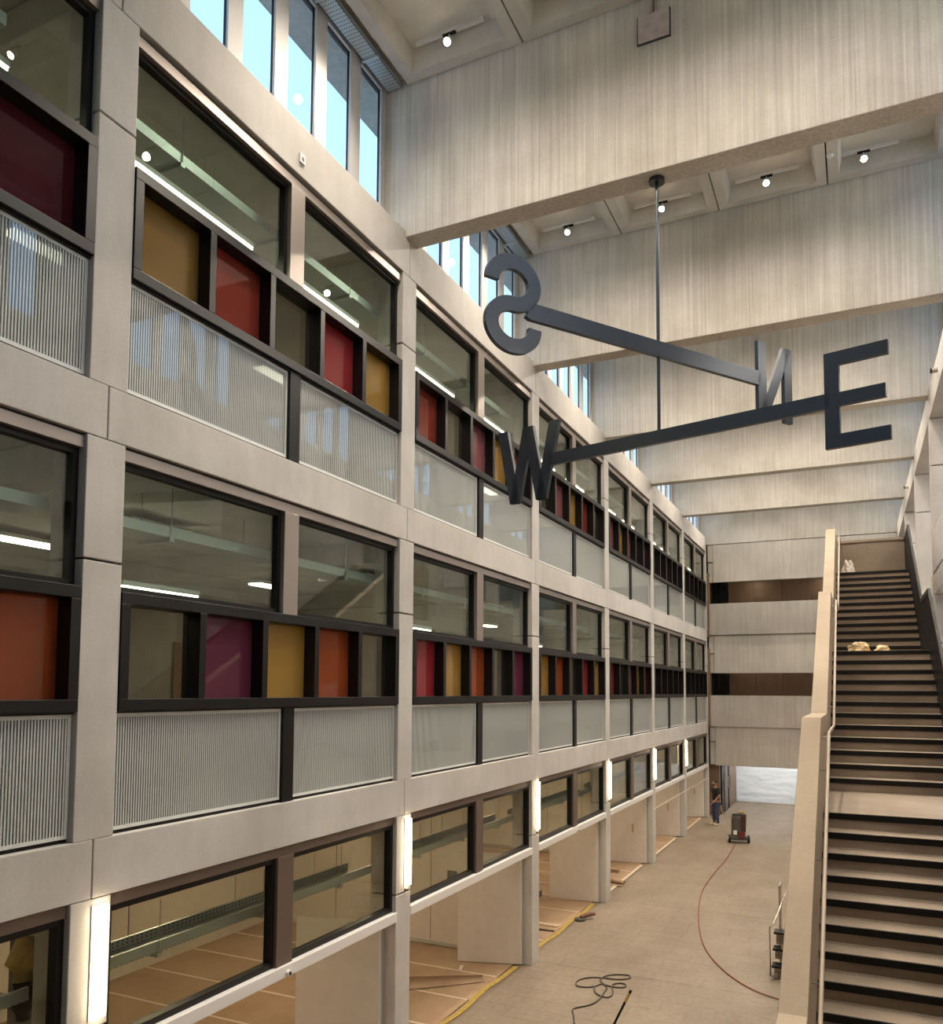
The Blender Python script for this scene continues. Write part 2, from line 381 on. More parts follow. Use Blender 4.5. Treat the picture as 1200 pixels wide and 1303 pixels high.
def storey_unit(k, zt, cols, label):
    wdw = new_window(label)
    ya, yb = YK(k) + 0.205, min(YK(k + 1) - 0.205, YEND - 0.165)
    if k == 5: yb = YEND - 0.165
    ym = (ya + yb) / 2
    zb0, zb1, zw = zt + 1.07, zt + 2.12, zt + 3.30
    # top trim and upper panes
    MB().box(-0.16, -0.035, ya, yb, zw, zt + 3.40).build('top_trim', M['bronze'], wdw)
    MB().box(-0.2, -0.05, ya, yb, zt + 3.40, zt + 3.423).build('trim_shadow_gap', M['joint'], wdw)
    for (a, b) in ((ya, ym - 0.12), (ym + 0.12, yb)):
        fr = rect_frame(MB(), -0.17, -0.09, a, b, zb1, zw, 0.055).build('pane_frame', M['black'], wdw)
        MB().box(-0.145, -0.135, a + 0.05, b - 0.05, zb1 + 0.05, zw - 0.05).build('pane', M['glass'], fr)
    MB().box(-0.16, -0.03, ym - 0.13, ym + 0.13, zb1 - 0.0, zw).build('mullion', M['bronze'], wdw, bevel=0.004)
    # coloured band: a deep frame that stands a little proud
    xo = 0.012
    mb = MB()
    t = 0.105
    n = len(cols)
    mb.box(-0.22, xo, ya, yb, zb0, zb0 + t).box(-0.22, xo, ya, yb, zb1 - t, zb1)
    mb.box(-0.22, xo, ya, ya + 0.10, zb0 + t, zb1 - t).box(-0.22, xo, yb - 0.10, yb, zb0 + t, zb1 - t)
    pw = (yb - ya - 0.2 + 0.09) / n
    for i in range(1, n):
        c = ya + 0.10 + pw * i - 0.045
        mb.box(-0.22, xo, c - 0.045, c + 0.045, zb0 + t, zb1 - t)
    band = mb.build('coloured_band_frame', M['band'], wdw, bevel=0.005)
    for i in range(n):
        a = ya + 0.10 + pw * i; b = a + pw - 0.09
        p = MB().box(-0.155, -0.145, a, b, zb0 + t, zb1 - t).build('coloured_pane', M['t_' + cols[i]], band)
        p['label'] = cols[i] + ' tinted pane'
    # printed stripe panels
    for (a, b) in ((ya + 0.005, ym - 0.10), (ym + 0.10, yb - 0.005)):
        za, zb = zt + 0.035, zb0 - 0.02
        pn = MB().box(-0.075, -0.06, a + 0.03, b - 0.03, za + 0.03, zb - 0.03).build('striped_pane', M['stripe'], wdw)
        rect_frame(MB(), -0.076, -0.058, a, b, za, zb, 0.032).build('printed_border', M['frit'], pn)
    MB().box(-0.14, -0.02, ym - 0.095, ym + 0.095, zt + 0.004, zb0).build('panel_post', M['band'], wdw)
    mb = MB().box(-0.10, -0.078, ya, yb, zt, zt + 0.05).box(-0.12, -0.03, ya, yb, zb0 - 0.018, zb0)
    mb.build('panel_channel', M['black'], wdw)

def ground_unit(k, label):
    wdw = new_window(label)
    ya, yb = YK(k) + 0.205, min(YK(k + 1) - 0.205, YEND - 0.165)
    if k == 5: yb = YEND - 0.165
    ym = (ya + yb) / 2
    z0, z1 = 2.26, 3.46
    MB().box(-0.14, -0.035, ya, yb, z1, 3.56).build('top_trim', M['bronze_dark'], wdw)
    for (a, b) in ((ya, ym - 0.13), (ym + 0.13, yb)):
        fr = rect_frame(MB(), -0.16, -0.06, a, b, z0, z1, 0.06).build('pane_frame', M['black'], wdw)
        MB().box(-0.125, -0.115, a + 0.05, b - 0.05, z0 + 0.05, z1 - 0.05).build('pane', M['glass_dark'], fr)
    MB().box(-0.15, -0.02, ym - 0.14, ym + 0.14, z0, z1).build('mullion', M['bronze_dark'], wdw, bevel=0.004)
    r = MB().box(-0.2, 0.012, ya - 0.0, yb + 0.03, 2.125, 2.258).build('white_rail', M['white_metal'], wdw, bevel=0.008)
    r['label'] = 'white horizontal rail under the panes'
    if k in (0, 2):
        s = MB().cyl((0.012, ym + 0.02, 2.17), (0.05, ym + 0.02, 2.17), 0.035, 14).build('sensor', M['white_metal'], r, smooth=False)
        MB().cyl((0.045, ym + 0.02, 2.17), (0.056, ym + 0.02, 2.17), 0.02, 12).build('sensor_lens', M['black'], r)

def words(c):
    seen = []
    for x in c:
        x = {'clear': 'smoke'}.get(x, x)
        if x not in seen: seen.append(x)
    return ' '.join(seen[:3])
for k in BAYS:
    storey_unit(k, FL2, COLOURS2[k], 'top storey glazing with %s panes, %s bay from the end balconies' % (words(COLOURS2[k]), ORD[k]))
for k in BAYS:
    storey_unit(k, FL1, COLOURS1[k], 'middle storey glazing with %s panes, %s bay from the end balconies' % (words(COLOURS1[k]), ORD[k]))
for k in BAYS:
    ground_unit(k, 'ground floor glazing over a white rail, %s bay from the end gate' % ORD[k])

# ------------------------------------------------------------------ rooms behind the left facade
rm = struct('wall_rooms', 'pale concrete room shells behind the glazed facade')
XB = -6.6
for (z0, z1) in ((SB0 - 0.0, FL1), (SB1, FL2), (SB2 + 0.35, SILL)):
    MB().box(XB - 0.3, -0.43, -11, YEND + 0.05, z0, z1).build('slab', M['room'], rm)
for i, (z0, z1) in enumerate(((-0.01, SB0), (FL1, SB1), (FL2, SB2 + 0.34))):
    MB().box(XB - 0.3, XB, -11, YEND + 6, z0, z1).build('back_wall', M['room'] if i else M['white_wall'], rm)
    MB().box(XB, -0.43, YEND - 0.1, YEND + 0.05, z0, z1).build('cross_wall', M['room'], rm)
    MB().box(XB, -0.43, -11, -10.8, z0, z1).build('cross_wall', M['room'], rm)
    for k in range(-1, 6):
        MB().box(XB, -0.43, YK(k) - 0.18, YK(k) + 0.18, z1 - 0.32, z1 - 0.002).build('downstand_beam', M['room'], rm)
        if i and k in (0, 2, 4):
            MB().box(XB, -1.6, YK(k) - 0.08, YK(k) + 0.08, z0, z1 - 0.33).build('cross_wall', M['room'], rm)
for zt in (FL1, FL2):
    for k in range(-1, 6):
        y = YK(k) + 2.9
        MB().box(XB, XB + 0.03, y, y + 1.5, zt + 0.01, zt + 2.3).build('doorway_panel', M['black'], rm)
        MB().box(XB + 0.03, XB + 0.08, y - 0.85, y - 0.05, zt + 0.01, zt + 2.2).build('wall_board', M['card'], rm)
# white partitions of the ground floor
for k in (2, 4):
    MB().box(XB, -1.55, YK(k) + 0.10, YK(k) + 0.22, 0.02, 3.25).build('partition', M['white_wall'], rm)
    for x in (-2.4, -3.6, -4.8):
        MB().box(x, x + 0.008, YK(k) + 0.094, YK(k) + 0.101, 0.12, 3.2).build('partition_joint', M['joint'], rm)
    MB().box(XB, -1.56, YK(k) + 0.06, YK(k) + 0.10, 0.02, 0.09).build('partition_base', M['room'], rm)
# internal wall socket box on the partition
sb = tag(MB().box(-1.0, -.78, -.03, 0.0, -.12, .12).build('socket_box', M['grey_plastic'], None, (-1.0, YK(2) + 0.098, 1.45), bevel=0.01), 'small dark socket box on the white ground floor partition', 'socket')

# cable trays and strip lights
tray_me = {}
def tray(y0, y1, z, label, group):
    L = y1 - y0
    t = tag(empty('cable_tray', (-0.55, y0, z)), label, 'cable tray', group)
    MB().box(-0.2, 0.2, 0, L, 0, 0.006).build('tray_base', M['tray'], t)
    MB().box(-0.2, -0.194, 0, L, 0.006, 0.10).box(-0.2, -0.165, 0, L, 0.10, 0.106).build('side_flange', M['tray'], t)
    MB().box(0.194, 0.2, 0, L, 0.006, 0.10).box(0.165, 0.2, 0, L, 0.10, 0.106).build('side_flange', M['galv'], t)
    n = max(1, int(L / 1.3))
    for i in range(n):
        y = (i + 0.5) * L / n
        MB().box(-0.22, 0.22, y - 0.03, y + 0.03, -0.045, -0.001).cyl((-0.21, y, -0.02), (-0.21, y, 0.5), 0.006, 6).cyl((0.21, y, -0.02), (0.21, y, 0.5), 0.006, 6).build('hanger', M['galv'], t)
    return t
storey_word = {FL2: 'top storey', FL1: 'middle storey', 0.0: 'ground floor'}
for zt in (FL2, FL1, 0.0):
    for k in BAYS:
        a, b = YK(k) + 0.32, min(YK(k + 1) - 0.28, YEND - 0.3)
        if zt == FL2 and k == -1: b -= 0.55
        tray(a, b, zt + 2.78, 'perforated steel cable tray behind the %s glass, %s bay from the end' % (storey_word[zt], ORD[k]), 'cable trays in the rooms')

def strip_light(x, y, z, L, label, group, m='strip', wd=0.06):
    t = tag(empty('strip_light', (x, y, z)), label, 'lamp', group)
    MB().box(-wd, wd, -L / 2, L / 2, 0.0, 0.05).build('housing', M['white_metal'], t)
    MB().box(-wd * 0.8, wd * 0.8, -L / 2 + 0.01, L / 2 - 0.01, -0.03, -0.0).build('diffuser', M[m], t)
    return t
for zt in (FL2, FL1):
    for k in BAYS:
        c = (YK(k) + YK(k + 1)) / 2
        lab = 'bright strip light under the %s cable tray, %s bay from the end' % (storey_word[zt], ORD[k])
        if zt == FL2:
            strip_light(-0.42, c - 1.25, zt + 2.47, 1.75, lab.replace('bright', 'longer bright'), 'strip lights under the cable trays')
            strip_light(-0.42, c + 1.15, zt + 2.47, 1.35, lab.replace('bright', 'shorter bright'), 'strip lights under the cable trays')
        else:
            strip_light(-0.5, c - 1.5, zt + 2.25, 1.0, lab.replace('bright', 'short bright'), 'strip lights under the cable trays')
for zt, zc in ((FL2, SB2 + 0.34), (FL1, SB1), (0.0, SB0)):
    for k in BAYS:
        c = (YK(k) + YK(k + 1)) / 2
        for x, wd_ in ((-2.2, 'front'), (-4.6, 'back')):
            strip_light(x, c, zc - 0.12, 1.0, '%s added fill lamp in the %s room, %s bay from the end' % (wd_, storey_word[zt], ORD[k]), 'added fill lamps of the rooms', 'groundlamp' if zt == 0 else 'roomfill', 0.16)  # fixtures added to brighten the rooms

# ------------------------------------------------------------------ wall lamps on ground floor columns
for k in range(0, 6):
    t = tag(empty('wall_lamp', (0, YK(k) + 0.085, 2.58)), 'tall glowing wall lamp on the ground floor column, %s from the end gate' % {0: 'sixth', 1: 'fifth', 2: 'fourth', 3: 'third', 4: 'second', 5: 'first'}[k], 'lamp', 'wall lamps on the columns')
    MB().box(0.0, 0.012, -0.082, 0.064, -0.01, 0.93).build('back_plate', M['white_metal'], t)
    MB().box(0.012, 0.045, -0.062, 0.058, 0.0, 0.92).build('diffuser', M['walllamp'], t)
    MB().cyl((0.0, -0.05, -0.06), (0.05, -0.05, -0.06), 0.022, 10).build('cable_gland', M['grey_plastic'], t)

# ------------------------------------------------------------------ open door leaves at ground level
ends = {-1: (-1.4, 20), 0: (-1.42, 12), 1: (-1.39, 17), 2: (-1.45, 5), 3: (-1.38, 12), 4: (-1.3, 14), 5: (-1.2, 30)}
for k in BAYS:
    ang = math.radians(ends[k][1]); wdt = 1.24
    hy = (YK(k + 1) if k < 5 else YEND + 0.02) - 0.24
    d = tag(empty('door_leaf', (-0.22, hy, 0)), 'white door leaf standing open inward at a ground floor column, %s bay from the end' % ORD[k], 'door', 'open door leaves along the ground floor')
    d.rotation_euler = (0, 0, ang)
    MB().box(-wdt, 0, -0.05, 0.0, 0.02, 2.12).build('leaf', M['white_wall'], d, bevel=0.004)
    MB().box(-0.004, 0.02, -0.045, -0.005, 0.02, 2.12).build('edge_strip', M['white_metal'], d)
    if k >= 3: MB().box(-0.42, -0.37, -0.056, -0.05, 0.95, 1.2).build('handle', M['tan_tip'], d)
    mb = MB().box(-0.02, 0.04, 0.004, 0.02, 0.03, 2.12).build('door_jamb', M['winframe'], d)

# ------------------------------------------------------------------ roof beams and coffered ceiling
for k in range(-1, 7):
    y = YK(k) - 0.142
    if k == 6: y = YEND + 0.24
    o = MB().box(-0.42, W + 0.42, y, y + 0.36, BEAMZ if k < 6 else 11.76, CEIL + 0.35).build('roof_beam', M['beam'], None, bevel=0.012)
    tag(o, 'deep board marked concrete roof beam, ' + {1: 'carrying the compass rod', 2: 'next behind the compass rod', 6: 'above the end balconies'}.get(k, '%s from the end balconies' % {-1: 'seventh', 0: 'sixth', 3: 'third', 4: 'second', 5: 'first'}.get(k, '')), 'beam', 'roof beams', 'structure')

ce = struct('ceiling', 'coffered concrete ceiling between the deep beams', 'ceiling')
NX = 4; cw = W / NX
def coffer_mesh(L):
    g = 0.012; rib = 0.17; ch = 0.06; rz = 0.30
    x0, x1, y0, y1 = g, cw - g, g, L - g
    mb = MB(); v = mb.v; f = mb.f
    def ring(i, z): 
        b = len(v); v.extend([(x0 + i, y0 + i, z), (x1 - i, y0 + i, z), (x1 - i, y1 - i, z), (x0 + i, y1 - i, z)]); return b
    a = ring(0, 0.36); b = ring(0, 0.0); c = ring(rib, 0.0); d = ring(rib + ch, rz)
    for p, q in ((a, b), (b, c), (c, d)):
        for i in range(4):
            j = (i + 1) % 4; f.append((p + i, p + j, q + j, q + i))
    f.append((d, d + 1, d + 2, d + 3)); f.append((a + 3, a + 2, a + 1, a))
    return mb.mesh('coffer_panel', M['coffer'])
for k in range(-1, 6):
    ya = YK(k) - 0.142 + 0.36; yb = YK(k + 1) - 0.142 if k < 5 else YEND + 0.24
    half = (yb - ya) / 2
    me = coffer_mesh(half)
    for i in range(NX):
        for j in range(2):
            obj('coffer_panel', me, ce, (i * cw, ya + j * half, CEIL))
MB().box(-0.98, W + 0.98, -11, 46.2, CEIL + 0.37, CEIL + 0.6).build('roof_deck', M['joint'], ce)
MB().box(-0.42, W + 0.42, -11, YK(-1) + 0.2, CEIL, CEIL + 0.36).build('ceiling_slab', M['coffer'], ce)
MB().box(-0.42, W + 0.42, YEND + 0.6, 46, CEIL, CEIL + 0.36).build('ceiling_slab', M['coffer'], ce)
for sgn, x in ((-1, 0.0), (1, W)):
    xa, xb = sorted((x, x + sgn * 0.42))
    MB().box(xa, xb, YK(-1), YEND + 0.7, CEIL + 0.12, CEIL + 0.36).build('edge_slab', M['coffer'], ce)
    xa, xb = sorted((x + sgn * 0.48, x + sgn * 1.0))
    MB().box(xa, xb, -11, YEND + 3, CEIL - 0.02, CEIL + 0.36).build('eave', M['fascia'], ce)

# track spotlights beside the beams, plus an added unseen row at mid bay
def spotlight(x, y, label, tilt=-38, cone=105, k_=1.0):
    t = tag(empty('track_spotlight', (x, y, CEIL + 0.30)), label, 'spotlight', 'track spotlights in the ceiling coffers')
    MB().box(-0.53, 0.53, -0.025, 0.025, -0.05, 0.0).build('track', M['white_metal'], t)
    MB().box(-0.10, 0.10, -0.02, 0.02, -0.075, -0.05).build('adapter', M['black'], t)
    h = MB().cyl((0, 0, -0.075), (0, -0.02, -0.16), 0.012, 8).tube([(0, 0.02, -0.14), (0, -0.02, -0.17), (0, -0.07, -0.23)], [0.03, 0.05, 0.055], 14).build('lamp_head', M['white_metal'], t)
    s = MB().tube([(0, -0.068, -0.228), (0, -0.075, -0.236), (0, -0.08, -0.243)], [0.052, 0.045, 0.02], 14).build('bulb', M['bulb'], h)
    l = bpy.data.lights.new('spot_glow', 'SPOT'); l.energy = SPOT_W * k_; l.color = (1.0, 0.88, 0.72); l.spot_size = math.radians(cone); l.spot_blend = 1.0; l.shadow_soft_size = 0.06
    lo = bpy.data.objects.new('spot_glow', l); COL.objects.link(lo); lo.parent = t; lo.location = (0, -0.09, -0.27); lo.rotation_euler = (math.radians(tilt), 0, 0)
    return t
for k in range(0, 6):
    ybm = YK(k + 1) - 0.142 if k < 5 else YEND + 0.24
    for i in range(NX):
        across = ('by the facade', 'second from the facade', 'third from the facade', 'by the gallery')[i]
        where = {0: 'before the compass beam', 1: 'behind the compass beam'}.get(k, '%s bay from the end' % ORD[k])
        spotlight((i + 0.5) * cw - (0.06 if i < 3 else 0.35), ybm - 0.33, 'warm track spotlight ' + across + ', ' + where)
        spotlight((i + 0.5) * cw, ybm - 2.75, 'added fill spotlight at mid bay, %s, %s' % (across, where), 18, 125, 0.8)  # unseen row, added to wash the beam faces evenly

# ------------------------------------------------------------------ clerestory windows
def clerestory(k, sgn, x, label):
    wdw = new_window(label)
    ya, yb = YK(k) + 0.225, (YK(k + 1) - 0.15 if k < 5 else YEND + 0.22)
    z0, z1 = SILL, CEIL + 0.12
    xa, xb = sorted((x + sgn * 0.36, x + sgn * 0.45))
    n = 6; pw = (yb - ya) / n
    mb = MB().box(xa, xb, ya, yb, z0, z0 + 0.08).box(xa, xb, ya, yb, z1 - 0.12, z1)
    for i in range(n + 1):
        y = ya + i * pw; hw = 0.085 if 0 < i < n else 0.07
        mb.box(xa, xb, max(ya, y - hw), min(yb, y + hw), z0 + 0.08, z1 - 0.12)
    mb.build('frame', M['winframe'], wdw)
    for i in range(n):
        a, b = ya + i * pw + 0.085, ya + (i + 1) * pw - 0.085
        xg = x + sgn * 0.41
        s = rect_frame(MB(), min(xg, xg - sgn * 0.05), max(xg, xg - sgn * 0.05), a, b, z0 + 0.08, z1 - 0.12, 0.035)
        s = s.build('sash', M['winframe'], wdw)
        MB().box(xg - 0.004, xg + 0.004, a + 0.03, b - 0.03, z0 + 0.11, z1 - 0.15).build('pane', M['sky_glass'], s)
        rect_frame(MB(), xg - 0.012, xg + 0.012, a + 0.034, b - 0.034, z0 + 0.114, z1 - 0.154, 0.012).build('gasket', M['black'], s)
for k in BAYS:
    clerestory(k, -1, 0.0, 'tall clerestory windows above the coloured facade, %s bay from the end balconies' % ORD[k])
for k in BAYS:
    clerestory(k, 1, W, 'tall clerestory windows above the gallery side, %s bay from the end balconies' % ORD[k])
# cable tray under the ceiling by the clerestory
for k in BAYS:
    ya, yb = YK(k) + 0.5, YK(k + 1) - 0.22
    t = tag(empty('ceiling_cable_tray', (-0.16, ya, CEIL - 0.06)), 'perforated cable tray at the ceiling above the clerestory, %s bay from the end' % ORD[k], 'cable tray', 'ceiling cable trays')
    L = yb - ya
    MB().box(-0.13, 0.10, 0, L, 0, 0.006).box(-0.13, -0.124, 0, L, 0, 0.06).box(0.094, 0.10, 0, L, 0, 0.06).build('tray_base', M['tray'], t)
    for i in range(4):
        y = L * (i + 0.4) / 4
        MB().box(-0.15, 0.12, y, y + 0.04, -0.02, 0.0).cyl((0.11, y + .02, 0), (0.11, y + .02, 0.17), 0.008, 6).build('bracket', M['galv'], t)

# ------------------------------------------------------------------ gallery side (right) and near wall
wr = struct('wall_right', 'concrete gallery side with columns and open galleries')
facade_frame(wr, 1, W)
XR = 10.4
for (z0, z1) in ((SB0, FL1), (SB1, FL2), (SB2, SILL)):
    MB().box(W + 0.43, XR, -11, YEND + 0.05, z0 + (0.3 if z0 == SB2 else 0), z1).build('gallery_slab', M['fascia'], wr)
for (z0, z1) in ((-0.01, SB0), (FL1, SB1), (FL2, SB2 + 0.28)):
    for k in range(-3, 6):
        MB().box(XR, XR + 0.2, YK(k) + 0.004, YK(k + 1) - 0.004, z0, z1).build('gallery_back_panel', M['fascia'], wr)
MB().box(XR + 0.2, XR + 0.4, -11, 46.2, 0, SILL).build('gallery_outer_wall', M['fascia'], wr)
for k in range(-2, 6):
    # solid parapets of the galleries
    if k not in (1, 0):
        MB().box(W + 0.03, W + 0.15, YK(k) + 0.2, YK(k + 1) - 0.2, FL1, FL1 + 1.0).build('gallery_parapet', M['fascia'], wr)
    if k < 3:
        MB().box(W - 0.012, W + 0.10, YK(k) + 0.01, YK(k + 1) - (0.1 if k == 2 else 0.01), FL2 + 0.002, FL2 + 0.9).build('gallery_parapet', M['conc'], wr)
    elif k > 3:
        MB().box(W + 0.03, W + 0.15, YK(k) + 0.2, YK(k + 1) - 0.2, FL2, FL2 + 1.0).build('gallery_parapet', M['fascia'], wr)
for zc, nm in ((SB0, 'ground'), (SB1, 'middle'), (SB2 + 0.28, 'top')):
    for k in range(-1, 6):
        c = (YK(k) + YK(k + 1)) / 2
        strip_light(8.9, c, zc - 0.1, 1.8, 'ceiling lamp in the %s gallery, %s bay from the end' % (nm, ORD[k]), 'gallery ceiling lamps', 'gallerylamp' if nm != 'ground' else 'groundlamp', 0.12)
for y in (YK(2) + 2.85, YK(4) + 2.6):
    o = tag(empty('peg_lamp', (W, y, 11.72)), 'small cylindrical lamp on the gallery side spandrel, %s bay from the end balconies' % ('fourth' if y < 20 else 'second'), 'lamp', 'spandrel peg lamps')
    MB().cyl((0, 0, 0), (-0.1, 0, 0), 0.05, 12).build('body', M['fascia'], o); MB().cyl((-0.1, 0, 0), (-0.13, 0, 0), 0.05, 12).build('front_cap', M['black'], o)
wn_ = struct('wall_near', 'concrete wall closing the near end of the hall')
MB().box(-7, XR + 0.4, -11.3, -11, 0, CEIL + 0.36).build('wall_panel', M['fascia'], wn_)

# ------------------------------------------------------------------ end wall with balcony fascias
we = struct('wall_end', 'end of the hall with stacked concrete balcony fascias')
YE = YEND + 0.22
for (za, zb) in ((7.785, 9.15), (3.835, 5.17)):
    MB().box(0.07, W, YE, YE + 0.16, za, zb).build('balcony_parapet', M['fascia'], we, bevel=0.01)
for (za, zb) in ((10.09, 11.74), (6.13, 7.765), (2.17, 3.815)):
    MB().box(0.25, W, YE + 0.04, YE + 0.22, za, zb).build('balcony_fascia', M['fascia'], we, bevel=0.01)
for (za, zb) in ((11.0, 11.73), (7.0, 7.765), (3.2, 3.815)):
    MB().box(0.02, 0.24, YE + 0.05, YE + 0.3, za, zb).build('corner_block', M['fascia'], we, bevel=0.01)
for (za, zb) in ((10.1, 10.98), (6.14, 6.98), (2.2, 3.18)):
    MB().box(0.02, 0.24, YE + 0.1, YE + 0.3, za, zb).build('corner_block', M['room'], we, bevel=0.01)
for z in (3.3, 7.2):
    MB().box(0.1, W, YE + 0.23, 42.0, z, z + 0.5).build('balcony_slab', M['room'], we)
MB().box(0.1, W, YE + 0.23, 42.0, 10.5, 11.8).build('balcony_slab', M['room'], we)
for (za, zb) in ((3.8, 7.2), (7.7, 10.5)):
    for i in range(6):
        MB().box(0.62 + i * 1.14, 0.62 + (i + 1) * 1.14 - 0.012, 38.2, 38.3, za, zb).build('wall_board', M['wood'], we)
    for i in range(4):
        MB().box(0.08, 0.13, YE + 0.35 + i * 0.42, YE + 0.43 + i * 0.42, za, zb).build('baluster_post', M['band'], we)
    MB().box(-0.3, 0.075, YE - 0.15, 38.3, za, zb).build('side_board', M['wood'], we)
for z, nm in ((7.0, 'middle'), (10.3, 'top')):
    for x in (1.8, 4.6):
        strip_light(x, 37.4, z, 1.0, 'added hidden lamp behind the %s end balcony, %s the coloured facade' % (nm, 'near' if x < 3 else 'away from'), 'added balcony lamps', 'roomfill', 0.06)  # hidden lamps added to brighten the boards behind the balconies
# passage to the gate
MB().box(-0.4, 0.36, YE + 0.3, 42.0, 0, 3.3).build('passage_wall', M['wood'], we)
for i, (a, b) in enumerate(((36.9, 37.6), (37.8, 38.7), (38.95, 39.3))):
    d = MB().box(0.36, 0.42, a, b, 0.02, 2.35).build('passage_door', M['band'] if i != 1 else M['bronze_dark'], we)
    MB().cyl((0.45, b - 0.1, 1.0), (0.45, b - 0.1, 1.5), 0.02, 8).build('pull_handle', M['steel'], d)
MB().box(4.9, 5.1, YE + 0.3, 42.0, 0, 3.3).build('passage_wall', M['fascia'], we)
MB().box(0.36, W, 41.9, 42.05, 2.6, 3.3).build('gate_lintel', M['fascia'], we)
MB().box(5.1, XR + 0.4, 41.9, 42.05, 0, CEIL).build('outer_panel', M['fascia'], we)
MB().box(-0.4, XR + 0.4, 41.92, 42.05, 3.3, CEIL + 0.3).build('outer_panel', M['fascia'], we)
MB().box(-0.42, -0.3, YEND + 0.06, 42.0, 0, CEIL).build('side_panel', M['fascia'], we)
MB().box(W + 0.42, W + 0.6, YEND + 0.06, 42.0, SILL, CEIL).build('side_panel', M['fascia'], we)
for x in (1.6, 3.4):
    strip_light(x, 39.5, 3.2, 2.6, 'added lamp in the end passage, %s the dark doors' % ('beside' if x < 2 else 'away from'), 'added passage lamps', 'gallerylamp', 0.1)  # out of sight, added to light the gate sheet
# gate: crumpled white sheet
v = MB(); nx, nz = 60, 36
for j in range(nz + 1):
    for i in range(nx + 1):
        x = 0.37 + 4.52 * i / nx; z = 0.0 + 2.62 * j / nz
        v.v.append((x, 41.86 + 0.035 * noise.noise((x * 1.2, z * 5.5, 1.0)) + 0.02 * noise.noise((x * 5, z * 9, 4.0)), z))
for j in range(nz):
    for i in range(nx):
        a = j * (nx + 1) + i; v.f.append((a, a + 1, a + nx + 2, a + nx + 1))
g = v.build('door_1', M['sheet'], smooth=True); tag(g, 'crumpled white sheet hung across the gate at the far end', 'door', kind='structure')

# ------------------------------------------------------------------ staircase
RI, GO = 0.1625, 0.278
SX0, SX1 = 5.475, 6.88
def nose(n):
    y = 9.502 + GO * n
    if n >= 1: y += 2.113 - GO
    if n >= 13: y += 1.747 - GO
    if n <= -13: y -= 2.1 - GO
    return y, 4.058 + n * RI
st = tag(empty('staircase', (0, 0, 0)), 'long straight concrete staircase with landings and solid parapet', 'staircase')
def step_mesh(depth):
    return MB().box(SX0, SX1, 0.012, depth + 0.03, -RI, -0.0).mesh('step', M['stairconc'])
nos_me = MB().box(SX0, SX1, 0.0, 0.03, -0.066, -0.004).mesh('nosing', M['black'])
reg = step_mesh(GO); l1 = step_mesh(2.113); l2 = step_mesh(1.747); l0 = step_mesh(2.1); lt = step_mesh(1.45)
for n in range(-24, 25):
    y, z = nose(n)
    me = {0: l1, 12: l2, -12: l0, 24: lt}.get(n, reg)
    s = obj('landing' if n in (0, 12, -12, 24) else 'step', me, st, (0, y, z))
    obj('nosing', nos_me, s)
def ypts(off):
    """line above the nosings, flat over the landings"""
    return [(0.72, 0.0 + off), (nose(-13)[0] - 0.1, nose(-12)[1] - 0.06 + off), (nose(-12)[0] - 0.02, nose(-12)[1] + off), (nose(0)[0], 4.058 + off), (nose(1)[0] - 0.2, 4.058 + off),
            (nose(12)[0], nose(12)[1] + off), (nose(13)[0] - 0.15, nose(12)[1] + off), (nose(24)[0], nose(24)[1] + off - 0.02), (20.98, nose(24)[1] + off - 0.02)]
# sloping soffit slabs
lo = [(y, z - 0.42) for y, z in ypts(0.0)]
prof = [(y, z - 0.16) for y, z in ypts(0.0)][1:] + lo[1:][::-1]
MB().prism(prof, 0, SX0, SX1).build('flight_slab', M['stairconc'], st)
# solid parapet
top = ypts(1.0); prof = top + [(y, max(z - 1.55, 0.0)) for y, z in top[::-1]]
MB().prism(prof, 0, 5.28, 5.472).build('parapet', M['parapet'], st, bevel=0.006)
# handrail with brackets
hr = [(5.545, y, z) for y, z in ypts(0.84)]
hr[4] = (5.545, hr[4][1] + 0.1, hr[4][2])
h = MB().tube(hr, 0.018, 10).build('handrail', M['railtube'], st, smooth=True)
for i in range(len(hr) - 1):
    a, b = Vector(hr[i]), Vector(hr[i + 1])
    for t in (0.15, 0.5, 0.85):
        p = a.lerp(b, t)
        MB().tube([(5.47, p.y, p.z - 0.06), (5.53, p.y, p.z - 0.06), (5.545, p.y, p.z - 0.015)], 0.008, 6).build('rail_bracket', M['steel'], h)
# steel balustrade on the other side
bt = ypts(0.98)
MB().prism(bt + [(y, z - 0.09) for y, z in bt[::-1]], 0, SX1 - 0.01, SX1 + 0.03).build('balustrade_rail', M['band'], st)
bb = ypts(-0.08)
MB().prism(bb + [(y, z - 0.3) for y, z in bb[::-1]], 0, SX1 + 0.0, SX1 + 0.03).build('balustrade_stringer', M['band'], st)
mb = MB()
def lerp_line(pts, y):
    for (a, b), (c, d) in zip(pts, pts[1:]):
        if a <= y <= c: return b + (d - b) * (y - a) / max(c - a, 1e-6)
    return pts[-1][1]
y = 0.8
while y < 20.9:
    if not (9.6 < y < 11.3):
        mb.box(SX1 + 0.004, SX1 + 0.016, y, y + 0.03, lerp_line(bb, y) - 0.02, lerp_line(bt, y) - 0.02)
    y += 0.062
o = mb.build('balustrade_bars', M['band'], st); o['kind'] = 'stuff'
# landings continue to the gallery
MB().box(SX1 + 0.035, W - 0.002, 9.5, 11.6, 3.75, 4.05).build('landing_bridge', M['stairconc'], st)
# back parapet of the top landing
MB().box(5.475, 6.95, 20.93, 21.08, 7.5, 8.84).build('end_parapet', M['stairconc'], st)
MB().box(5.475, 6.98, 20.90, 21.10, 8.845, 8.90).build('end_coping', M['parapet'], st)

